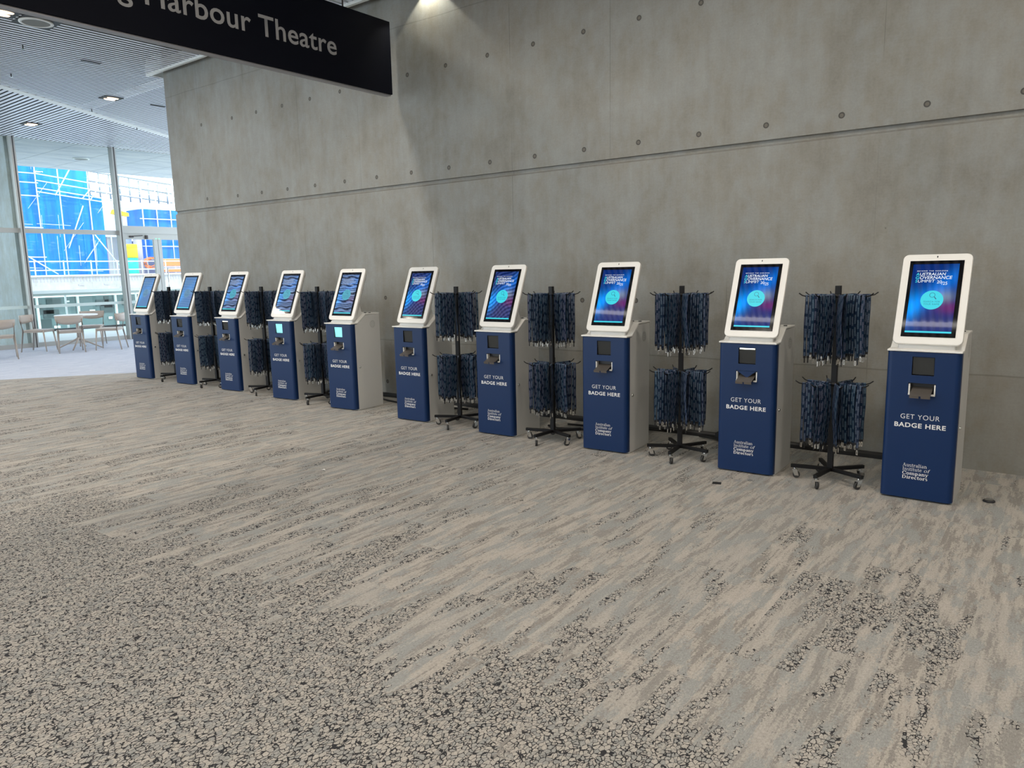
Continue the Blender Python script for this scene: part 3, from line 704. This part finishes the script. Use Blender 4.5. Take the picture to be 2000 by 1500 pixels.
KX = [(-11.064, 5.461, .077), (-9.906, 5.481, .085), (-8.760, 5.484, .074), (-7.537, 5.455, .092), (-6.361, 5.397, .076),
      (-5.216, 5.348, .046), (-4.053, 5.290, .039), (-2.880, 5.302, .059), (-1.674, 5.285, .026), (-.533, 5.250, .002)]
KLAB = ['badge kiosk at the far left end of the row, pale washed-out screen', 'second badge kiosk from the far left, pale screen in front of the window corner',
        'third badge kiosk from the far left, striped screen and lit scanner strip', 'fourth badge kiosk from the far left with pale cyan scanner window',
        'badge kiosk in the middle showing its whole grey side, cyan scanner window', 'badge kiosk alone right of the wide gap in the row',
        'fourth badge kiosk from the right end, between two lanyard racks', 'third badge kiosk from the right end with mirrored light streak area',
        'second badge kiosk from the right end with lit scanner strip', 'nearest and largest badge kiosk at the right end of the row']
KLAB[7] = 'third badge kiosk from the right end, with a round emblem visible on its grey side'
kproto = build_kiosk()
for i, (x, y, a) in enumerate(KX):
    r = kproto if i == 0 else tree_copy(kproto)
    r.location = (x-math.cos(a)*KW/2, y-math.sin(a)*KW/2, 0); r.rotation_euler = (0, 0, a)
    tag(r, KLAB[i], 'kiosk', 'blue and white badge kiosks in a row')
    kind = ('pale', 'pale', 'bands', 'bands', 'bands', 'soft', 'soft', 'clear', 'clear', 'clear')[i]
    for c in r.children_recursive:
        nm = c.name.split('.')[0]
        if nm == 'display': c.data = DISP[kind]
        if nm == 'title_lettering':
            for k_, sl in enumerate(c.material_slots):
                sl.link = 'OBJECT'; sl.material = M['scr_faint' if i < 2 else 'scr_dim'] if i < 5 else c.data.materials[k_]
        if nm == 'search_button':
            sl = c.material_slots[0]; sl.link = 'OBJECT'; sl.material = M['scr_faint' if i < 2 else 'scr_teal' if i < 5 else 'scr_cyan']  # first two kiosks: lettering and button faded by the painted window reflection
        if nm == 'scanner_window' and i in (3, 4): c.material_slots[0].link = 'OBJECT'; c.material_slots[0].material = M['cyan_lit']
        if nm == 'front_panel' and i == 8:
            m = MB(); m.prism([(-.070, .771), (.070, .771), (.004, .722)], -.006, -.003, 'y'); m.obj('slot_flap', 'navy', c)
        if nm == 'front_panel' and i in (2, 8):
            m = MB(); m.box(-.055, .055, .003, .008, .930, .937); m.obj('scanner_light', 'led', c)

# ================================================================ LANYARD RACKS
NA = 8
def build_rack():
    t = empty('lanyard_rack', (0, 0, 0))
    m = MB(); m.box(-.019, .019, -.019, .019, .075, 1.385); bevel(m.obj('pole', 'black', t), .003)
    for k in range(5):
        a = math.radians(72*k-100); d_ = Vector((math.cos(a), math.sin(a), 0))
        m = MB(); m.bar(d_*.0+Vector((0, 0, .090)), d_*.262+Vector((0, 0, .090)), .024, .024); lg = m.obj('base_leg', 'black', t)
        p = d_*.235; b_ = random.uniform(0, 6.28); f_ = Vector((math.cos(b_), math.sin(b_), 0)); s_ = Vector((-f_.y, f_.x, 0)); wc = p-f_*.012
        m = MB(); m.tube([p+Vector((0, 0, .080)), p+Vector((0, 0, .062))], .009, 10)
        for sg in (-1, 1):
            q = s_*sg*.014; m.face([p+q+f_*.018+Vector((0, 0, .064)), p+q-f_*.018+Vector((0, 0, .064)), wc+q-f_*.016+Vector((0, 0, .020)), wc+q+f_*.012+Vector((0, 0, .020))])
        m.bar(p-f_*.016+Vector((0, 0, .064)), p+f_*.016+Vector((0, 0, .064)), .032, .006); m.obj('caster_fork', 'chrome', lg)
        m = MB(); m.tube([wc-s_*.009+Vector((0, 0, .026)), wc+s_*.009+Vector((0, 0, .026))], .025, 16); m.obj('caster_wheel', 'rubber', lg)
    for z in (1.315, .702):
        m = MB(); m.tube([(0, 0, z-.012), (0, 0, z+.012)], .03, 16); m.obj('collar', 'black', t)
        for k in range(NA):
            a = 2*PI*(k+.5)/NA; c_, s_ = math.cos(a), math.sin(a)
            m = MB(); m.tube([(c_*q, s_*q, z+h_) for q, h_ in ((.02, 0), (.21, 0), (.232, .006), (.255, .022))], .0042, 7); m.obj('hook_arm', 'black', t)
    return t
def lanyard_geom(bm, uvl, mx, k, rnd, mi=0):
    """folded ribbon loop hanging from an arm along local x; hangs in local y-z; k numbers the ribbon for its print"""
    wd = .0085; L = .405+rnd.uniform(-.02, .02); ang = rnd.uniform(-.25, .25); o1 = .0075; dx = rnd.uniform(-.003, .003); dy = rnd.uniform(-.006, .006)
    NS = 9
    def pt(s_, side, h):      # s_ 0..1 down the strand
        gap = (o1+.010*math.sin(PI*min(1, s_*1.2)))*(1-s_**3)*side
        wv = .002*math.sin(s_*7+k*1.7+side)
        ca = ang*s_
        return mx @ Vector((h*wd*math.cos(ca)+dx*s_+wv, gap+dy*s_*s_+h*wd*math.sin(ca), -L*s_+.006*(1-s_)))
    for side in (-1, 1):
        prev = None
        for i in range(NS+1):
            s_ = i/NS; v = (bm.verts.new(pt(s_, side, -1)), bm.verts.new(pt(s_, side, 1)))
            if prev:
                f = bm.faces.new((prev[0], prev[1], v[1], v[0])); f.material_index = mi; f.smooth = True
                for lp, uv in zip(f.loops, ((0, i-1), (1, i-1), (1, i), (0, i))):
                    lp[uvl].uv = (k*2+(side > 0)+.02+.96*uv[0], uv[1]/NS*L)
            prev = v
    a_ = [bm.verts.new(pt(0, -1, h)) for h in (-1, 1)]; b_ = [bm.verts.new(pt(0, 1, h)) for h in (-1, 1)]
    top = [bm.verts.new(mx @ Vector((h*wd, 0, .0115))) for h in (-1, 1)]
    for q in ((a_[0], a_[1], top[1], top[0]), (top[0], top[1], b_[1], b_[0])):
        f = bm.faces.new(q); f.material_index = mi
        for lp in f.loops: lp[uvl].uv = (k*2+.5, .01)
    return L, dx, dy, ang
def clip_geom(bm, mx, base, ang, blk, mi=(0, 1)):
    L, dx, dy = base; q = mx @ Matrix.Translation((dx, dy, -L)) @ Matrix.Rotation(ang, 4, 'Z')
    def bx_(x0, x1, y0, y1, z0, z1, k):
        P = [q @ Vector((x, y, z)) for z in (z0, z1) for y in (y0, y1) for x in (x0, x1)]; v = [bm.verts.new(p) for p in P]
        for f in ((0, 2, 3, 1), (4, 5, 7, 6), (0, 1, 5, 4), (2, 6, 7, 3), (0, 4, 6, 2), (1, 3, 7, 5)):
            bm.faces.new([v[j] for j in f]).material_index = k
    bx_(-.0085, .0085, -.003, .003, -.012, .004, mi[1])
    if blk: bx_(-.004, .004, -.002, .002, -.045, -.012, mi[1])
    else:
        bx_(-.003, .003, -.002, .002, -.020, -.010, mi[0]); bx_(-.0055, -.003, -.002, .002, -.043, -.018, mi[0]); bx_(.003, .0055, -.002, .002, -.043, -.018, mi[0]); bx_(-.0055, .0055, -.002, .002, -.046, -.042, mi[0])
VAR = []
for k in range(6):
    rnd = random.Random(k); bm = bmesh.new(); uvl = bm.loops.layers.uv.new('UVMap')
    L, dx, dy, ang = lanyard_geom(bm, uvl, Matrix(), k, rnd); me = bpy.data.meshes.new('lanyard'); bm.to_mesh(me); bm.free(); me.materials.append(M['ribbon'])
    bm = bmesh.new(); clip_geom(bm, Matrix(), (L, dx, dy), ang, k % 3 == 0); mc = bpy.data.meshes.new('clip'); bm.to_mesh(mc); bm.free(); mc.materials.append(M['clip']); mc.materials.append(M['clip_black'])
    VAR.append((me, mc))
RX = [(-1.308, 5.41, .05), (-2.485, 5.47, .30), (-3.677, 5.39, .10), (-4.845, 5.45, .35), (-7.16, 5.59, .2), (-8.355, 5.64, .45), (-9.54, 5.63, .15), (-10.68, 5.65, .3)]
RLAB = ['black lanyard rack between the two nearest kiosks on the right', 'black lanyard rack between second and third kiosks from the right end',
        'black lanyard rack between third and fourth kiosks from the right end', 'black lanyard rack just right of the kiosk that stands after the wide gap',
        'black lanyard rack left of the kiosk showing its whole grey side', 'fourth lanyard rack from the right within the left cluster, behind the fourth kiosk', 
        'lanyard rack between the second and third kiosks from the far left', 'lanyard rack between the two farthest kiosks by the window']
RLAB[5] = 'lanyard rack between the third and fourth kiosks from the far left'
WHERE = {0: 'rack left of nearest kiosk', 1: 'rack left of second nearest kiosk'}
NL = 9
rproto = build_rack(); bmS = bmesh.new(); uvS = bmS.loops.layers.uv.new('UVMap'); kk = 0; rnd = random.Random(3)
for i, (x, y, a0) in enumerate(RX):
    r = rproto if i == 0 else tree_copy(rproto)
    r.location = (x, y, 0); r.rotation_euler = (0, 0, a0)
    tag(r, RLAB[i], 'display rack', 'black wheeled lanyard racks')
    for tier, z in ((0, 1.315), (1, .702)):
        for k in range(NA):
            a = a0+2*PI*(k+.5)/NA
            if i == 1 and tier == 0 and k == 5: pass
            for j in range(NL):
                q = .052+j*.0186+rnd.uniform(-.004, .004)
                px, py = x+math.cos(a)*q, y+math.sin(a)*q; fl = rnd.choice((0, PI))
                if i < 2:
                    me, mc = VAR[rnd.randrange(6)]
                    o = bpy.data.objects.new('lanyard', me); COL.objects.link(o); o.location = (px, py, z); o.rotation_euler = (0, 0, a+fl)
                    tag(o, 'navy printed lanyard hanging on the %s tier of the %s' % (('upper', 'lower')[tier], WHERE[i]), 'lanyard', 'lanyards on the %s tier of the %s' % (('upper', 'lower')[tier], WHERE[i]))
                    c = bpy.data.objects.new('clip', mc); COL.objects.link(c); c.parent = o
                else:
                    mx = Matrix.Translation((px, py, z)) @ Matrix.Rotation(a+fl, 4, 'Z'); kk += 1
                    L, dx, dy, an = lanyard_geom(bmS, uvS, mx, 10+kk, rnd); clip_geom(bmS, mx, (L, dx, dy), an, kk % 3 == 0, (1, 2))
me = bpy.data.meshes.new('lanyards'); bmS.to_mesh(me); bmS.free()
for q in ('ribbon', 'clip', 'clip_black'): me.materials.append(M[q])
tag(link('lanyards', me), 'massed navy lanyards on the six farther racks', 'lanyard', kind='stuff')

# ================================================================ FLOOR BITS
m = MB(); m.prism([(6.235, .0), (6.278, .0), (6.278, .045), (6.25, .045), (6.235, .03)], -6.95, -.95, 'x')
tag(m.obj('cable_cover', 'cable'), 'long black cable trunking lying along the foot of the concrete wall', 'cable cover')
for pts, lb in (([(-6.9, 6.15, .012), (-6.5, 6.02, .012), (-6.1, 5.96, .012), (-5.7, 6.0, .012), (-5.3, 6.1, .012)], 'thin black cable on carpet in the wide gap of the row'),
                ([(-4.05, 5.86, .012), (-3.9, 5.80, .012), (-3.7, 5.88, .012), (-3.4, 6.0, .012), (-3.15, 6.1, .012)], 'black cable on carpet behind rack beside third kiosk from the right'),
                ([(-3.9, 5.98, .02), (-3.6, 6.02, .02), (-3.3, 6.15, .02), (-3.0, 6.2, .02)], 'second black cable nearer the wall behind third kiosk from the right'),
                ([(-2.62, 6.18, .02), (-2.35, 6.12, .02), (-2.1, 6.05, .02), (-1.95, 5.9, .02)], 'black cable curling out behind second kiosk from the right')):
    m = MB(); m.tube(pts, .011, 8); tag(m.obj('power_cable', 'cable'), lb, 'cable', 'black power cables on the carpet')
t = empty('power_plug', (-2.42, 6.15, 0), label='round black plug standing at the wall behind second nearest rack', cat='plug')
m = MB(); m.tube([(0, 0, .05), (0, .03, .05)], .04, 14); m.tube([(0, .01, .0), (0, .01, .03)], .012, 8); m.obj('plug_body', 'cable', t)
m = MB(); m.box(-.030, .030, -.022, .022, .0, .004); o = m.obj('tape_scrap', 'cable'); o.location = (-1.948, 4.922, 0); o.rotation_euler = (0, 0, .3); tag(o, 'small black square scrap on carpet in front of second kiosk from right', 'debris')
t = empty('badge_reel', (-.352, 5.48, 0), label='small round black badge reel dropped right of nearest kiosk', cat='badge reel')
m = MB(); m.loft([[Vector((r_*math.cos(2*PI*i/20), r_*math.sin(2*PI*i/20), z_)) for i in range(20)] for r_, z_ in ((.034, 0), (.036, .006), (.030, .013))]); m.obj('case', 'clip_black', t)
m = MB(); m.disc((0, 0, .0136), .024); m.obj('face', 'chrome', t)
m = MB(); m.face([(-.016, -.01, .003), (.014, -.014, .009), (.018, .008, .002), (-.008, .014, .010)]); o = m.obj('paper_scrap', 'white_plastic', normals=False); o.location = (-4.639, 3.577, 0); tag(o, 'tiny white paper scrap on the open carpet', 'debris')

# ================================================================ CHAIRS AND TABLE
def build_chair():
    t = empty('side_chair', (0, 0, 0))      # faces +y
    for sx_ in (-1, 1):
        m = MB(); m.tube([(sx_*.235, -.27, 0), (sx_*.215, -.20, .44), (sx_*.225, -.235, .70)], .013, 8, .017); m.obj('leg', 'wood', t)
        m = MB(); m.tube([(sx_*.225, .24, 0), (sx_*.205, .20, .45)], .011, 8, .018); m.obj('leg', 'wood', t)
    m = MB(); P = rrect(.47, .45, .07, -.22); m.loft([[Vector((x, y, z)) for x, y in P] for z in (.440, .452, .462)]); bevel(m.obj('seat', 'wood', t), .004)
    m = MB()
    for sx_ in (-1, 1): m.bar((sx_*.20, -.2, .425), (sx_*.20, .2, .425), .022, .035)
    m.bar((-.2, -.2, .425), (.2, -.2, .425), .022, .035); m.bar((-.2, .2, .425), (.2, .2, .425), .022, .035); m.obj('seat_frame', 'wood', t)
    m = MB(); N = 14; rows = []
    for j, (z, sc) in enumerate(((.625, .86), (.66, .96), (.72, 1.0), (.775, 1.0))):
        A = []
        for i in range(N+1):
            u = -1+2*i/N; dip = .035*(1-u*u) if j == 0 else 0
            A.append(Vector((.255*u*sc, -.235-.075*(1-u*u)+(.10*max(0, abs(u)-.75)), z-dip)))
        rows.append(A)
    loops = [r_+[p+Vector((0, .014, 0)) for p in r_[::-1]] for r_ in rows]; m.loft(loops); m.obj('backrest', 'wood', t, smooth=True)
    return t
ch0 = build_chair()
CH = [(-16.81, 6.67, 1.25, 'pale timber chair seen from behind at near side of the round table'), (-17.74, 6.42, -.82, 'pale timber chair at left side of the round table'),
      (-16.62, 7.40, 2.43, 'pale timber chair at right side of round table, angled'), (-18.0, 7.62, -2.13, 'pale timber chair behind the round table, nearest the glass'),
      (-16.67, 5.37, 1.26, 'pale timber chair cut off by the left edge of photo')]
for i, (x, y, a, lb) in enumerate(CH):
    c = ch0 if i == 0 else tree_copy(ch0); c.location = (x, y, 0); c.rotation_euler = (0, 0, a); tag(c, lb, 'chair', 'pale timber chairs by the glazed wall')
t = empty('round_table', (-17.42, 7.08, 0), label='small round white-topped table on a four-footed stand', cat='table')
m = MB(); m.loft([cl(.41, .722), cl(.42, .730), cl(.42, .745), cl(.415, .748)]); m.obj('tabletop', 'table', t)
m = MB(); m.tube([(0, 0, .20), (0, 0, .725)], .028, 12); m.obj('column', 'wood', t)
for k in range(4):
    a = PI/2*k+.9; m = MB(); m.tube([(0, 0, .24), (.06*math.cos(a), .06*math.sin(a), .2), (.45*math.cos(a), .45*math.sin(a), .012)], .026, 8, .014); m.obj('foot', 'wood', t)

# ================================================================ TERRACE BALUSTRADE
t = empty('balustrade', (-24.0, 9, 0), label='glass terrace balustrade with a thick white top rail', cat='balustrade')
m = MB(); m.box(-.05, .05, -5, 18, 1.10, 1.19); m.obj('handrail', 'rail', t)
m = MB(); m.box(-.02, .02, -5, 18, 1.03, 1.10); m.obj('rail_channel', 'grey_band', t)
m = MB(); m.box(-.04, .04, -5, 18, 0, .06); m.obj('base_channel', 'dark_seal', t)
m = MB(); m.face([(0, -5, .06), (0, 18, .06), (0, 18, 1.03), (0, -5, 1.03)]); m.obj('glass_panel', 'glass2', t, normals=False)
for yy in (-1.6, .51, 2.6, 4.7, 6.8):
    m = MB(); m.box(-.02, .02, yy-.022, yy+.022, .06, 1.03); m.obj('post', 'rail', t)

# ================================================================ BUILDING SITE OPPOSITE
OX = -45.0
t = empty('podium_building', (OX, 20, -6), label='pale concrete podium with glazed lower storey, beyond the terrace', cat='building')
m = MB(); m.box(-12, 0, -25, 40, 6.62, 7.62); m.obj('parapet', 'podium', t)
m = MB(); m.box(-12, .12, -25, 40, 7.62, 7.70); m.box(-12, .1, -25, 40, 6.5, 6.62); m.obj('coping', 'white_trim', t)
m = MB(); m.box(-12, -.6, -25, 40, 0, 6.5); m.obj('lower_wall', 'shop', t)
rr_ = random.Random(5); m = MB()
for k in range(120):
    yy = rr_.uniform(-14, 16); zz = rr_.uniform(2.2, 6.2); m.box(-.62, -.55, yy, yy+rr_.uniform(.15, 1.0), zz, zz+rr_.uniform(.08, .6))
m.obj('shop_interior', 'shopdark', t)
m = MB()
for k in range(70):
    yy = rr_.uniform(-14, 16); zz = rr_.uniform(2.2, 6.3); m.box(-.56, -.5, yy, yy+rr_.uniform(.08, .4), zz, zz+rr_.uniform(.04, .14))
for k in range(14): m.box(-.55, -.4, -14+k*2.1, -13.9+k*2.1, 0, 6.5)
m.box(-.55, -.4, -14, 16, 4.0, 4.12); m.box(-.55, -.4, -14, 16, 2.2, 2.3); m.obj('shop_frame', 'rail', t)
m = MB()
for yy in (-1.4, 0, .9): m.box(0, .03, yy, yy+.85 if yy > 0 else yy+.3, 7.1 if yy < .5 else 6.75, 7.16 if yy < .5 else 7.0)
m.obj('grille', 'purple', t)
m = MB()
for k in range(60): m.box(.0, .02, -4.5+k*.17, -4.46+k*.17, 7.32, 7.56)
m.obj('parapet_ribs', 'purple', t)

def tubes(lst, r, name, mat_, parent): 
    m = MB()
    for a_, b_ in lst: m.tube([a_, b_], r, 6)
    return m.obj(name, mat_, parent)
t = empty('netted_scaffold', (OX-1.0, 17, 1.7), label='tall scaffold wrapped in bright blue netting, left of the window mullion', cat='scaffold')
m = MB(); ys = [-8+.62*i for i in range(20)]
for a_, b_ in zip(ys, ys[1:]):
    q = .10 if (int((a_+8)/.62) % 2) else -.05
    m.face([(q, a_, 0), (-q*.6, b_, 0), (-q*.6, b_, 4.4 if b_ > 1.0 else 7.2), (q, a_, 4.6 if a_ > 1.0 else 7.2)])
m.obj('netting', 'net', t, normals=False)
m = MB(); m.face([(-1.6, -8, 0), (-1.6, 3.8, 0), (-1.6, 3.8, 6.2), (-1.6, -8, 8)]); m.face([(-1.6, 3.8, 0), (0, 3.8, 0), (0, 3.8, 4.2), (-1.6, 3.8, 4.2)]); m.obj('netting', 'net', t, normals=False)
m = MB(); rq = random.Random(9)
for k in range(34):
    yy, zz = rq.uniform(-8, 3.6), rq.uniform(.2, 6); dl = rq.uniform(.5, 2.2)
    if k % 3 == 0: m.tube([(.14, yy, zz), (.14, yy+.02, zz+dl)], .012, 5)
    elif k % 3 == 1: m.tube([(.14, yy, zz), (.14, yy+dl, zz-.05)], .014, 5)
    else: m.tube([(.14, yy, zz), (.14, yy+dl*.6, zz+dl*.8)], .012, 5)
m.obj('netting_tie', 'white_paint', t)
L_ = []
for yy in (-6, -4, -2.0, .3, 1.45, 3.0, 4.0): L_.append(((.25, yy, 0), (.25, yy, 7.6 if yy < 1.5 else 5.4)))
for zz in (1.0, 2.6, 4.3, 5.0, 5.5): L_.append(((.28, -8, zz), (.28, .4, zz)))
for dz in (0, .45, .95, 1.2): L_.append(((.28, .3, 5.5-dz*.8), (.28, 6.0, 4.9-dz*.8)))
L_ += [((.3, 1.2, 4.4), (.3, 2.1, 5.9)), ((.3, 2.6, 4.3), (.3, 3.6, 5.4)), ((.3, 3.0, 4.2), (.3, 3.7, 5.2)), ((.3, 1.6, 1.5), (.3, 2.6, 3.9)), ((.3, -.9, 1.3), (.3, .9, .05)), ((.3, 3.0, 2.4), (.3, 4.6, 0.1))]
tubes(L_, .033, 'scaffold_tube', 'white_paint', t)
t = empty('guard_rail', (OX+.1, 20, 1.7), label='white tubular guard rail along the podium edge', cat='railing')
tubes([((0, -6, .75), (0, 12, .72)), ((0, -6, .27), (0, 12, .25))]+[((0, -5+1.45*k, 0), (0, -5+1.45*k, .8)) for k in range(12)], .035, 'rail_tube', 'white_paint', t)
t = empty('netted_scaffold', (OX-2, 24.6, 1.7), label='smaller blue netted scaffold behind right of the window mullion', cat='scaffold')
m = MB(); m.box(-2, 0, -1.0, 4, 2.6, 4.0); m.box(-2, 0, -.7, 4, .9, 2.4); m.obj('netting', 'net', t)
L_ = [((.1, -1+.9*k, 0), (.1, -1+.9*k, 5.6)) for k in range(6)]+[((.1, -1.2, z_), (.1, 4, z_)) for z_ in (.9, 1.7, 2.5, 3.4, 4.3, 4.9, 5.4)]
tubes(L_, .035, 'scaffold_tube', 'white_paint', t)
t = empty('concrete_frame_building', (OX-4.9, 22.5, 1.7), label='white concrete frame rising behind the scaffold', cat='building')
m = MB(); m.box(-3, 0, -1.5, 2.6, 2.4, 4.6); m.prism([(2.6, 4.6), (4.6, 2.9), (4.6, 2.4), (2.6, 2.4)], -3, 0, 'x'); m.box(-3, 0, 1.2, 1.7, 0, 2.4); m.obj('slab', 'rail', t)
m = MB(); m.box(-3, -.6, -1.5, .4, 0, 2.4); m.box(-3, -1.2, 1.7, 6, 0, 2.2); m.obj('bay_interior', 'purple', t)
L_ = [((.6, -1.5+.62*k, 4.6), (.6, -1.5+.62*k, 6.6-.1*k)) for k in range(10)]+[((.6, -1.5, z_), (.6, 4.4, z_-.5)) for z_ in (5.2, 5.8, 6.4)]
tubes(L_, .05, 'scaffold_tube', 'galv', t)
t = empty('material_silo', (OX-.45, 21.85, 1.7), label='small silo with yellow upper half and teal lower half', cat='silo')
m = MB(); m.tube([(0, 0, 0), (0, 0, .95)], .42, 20); m.obj('lower_drum', 'teal', t)
m = MB(); m.tube([(0, 0, .95), (0, 0, 1.55), (0, 0, 1.75)], .45, 20); m.obj('upper_drum', 'yellow', t)
m = MB(); m.tube([(OX-1.5, 22.9, 1.7), (OX-1.5, 22.9, 4.0)], .25, 14); tag(m.obj('site_column', 'purple'), 'lilac grey round column behind the white guard rail', 'column')
t = empty('hose_coil', (OX-.75, 23.2, 2.35), label='orange coiled hose hanging behind the guard rail', cat='hose'); rr_ = random.Random(2)
m = MB()
for k in range(5):
    a0 = rr_.uniform(0, 6); R1 = rr_.uniform(.28, .42); m.tube([(.04*k, R1*math.cos(a0+i*.5), R1*.8*math.sin(a0+i*.5)+rr_.uniform(-.02, .02)) for i in range(12)], .03, 6)
m.obj('hose', 'orange', t)
t = empty('site_barrier', (OX-.3, 23.6, 1.72), label='orange plastic barrier in white frame behind the entrance door', cat='barrier')
m = MB(); m.box(-.05, .05, 0, 3.4, .42, .85); m.box(-.05, .05, 0, 3.4, .05, .28); m.obj('board', 'orange', t)
m = MB(); m.box(-.04, .06, -.08, 0, 0, .9); m.box(-.04, .06, -.05, 3.4, .33, .38); m.obj('frame', 'white_paint', t)
t = empty('yellow_skip', (OX-.6, 21.2, 5.1), label='small yellow chute end on the scaffold top beside the mullion', cat='chute'); m = MB(); m.prism([(0, .12), (.9, 0), (.9, .2), (.1, .38)], -.4, 0, 'x'); m.obj('chute', 'yellow', t)
m = MB(); m.box(-80, -24.2, -40, 60, -6.2, -6); tag(m.obj('ground', 'paving'), 'pale paved ground below the terrace', 'ground', kind='structure')
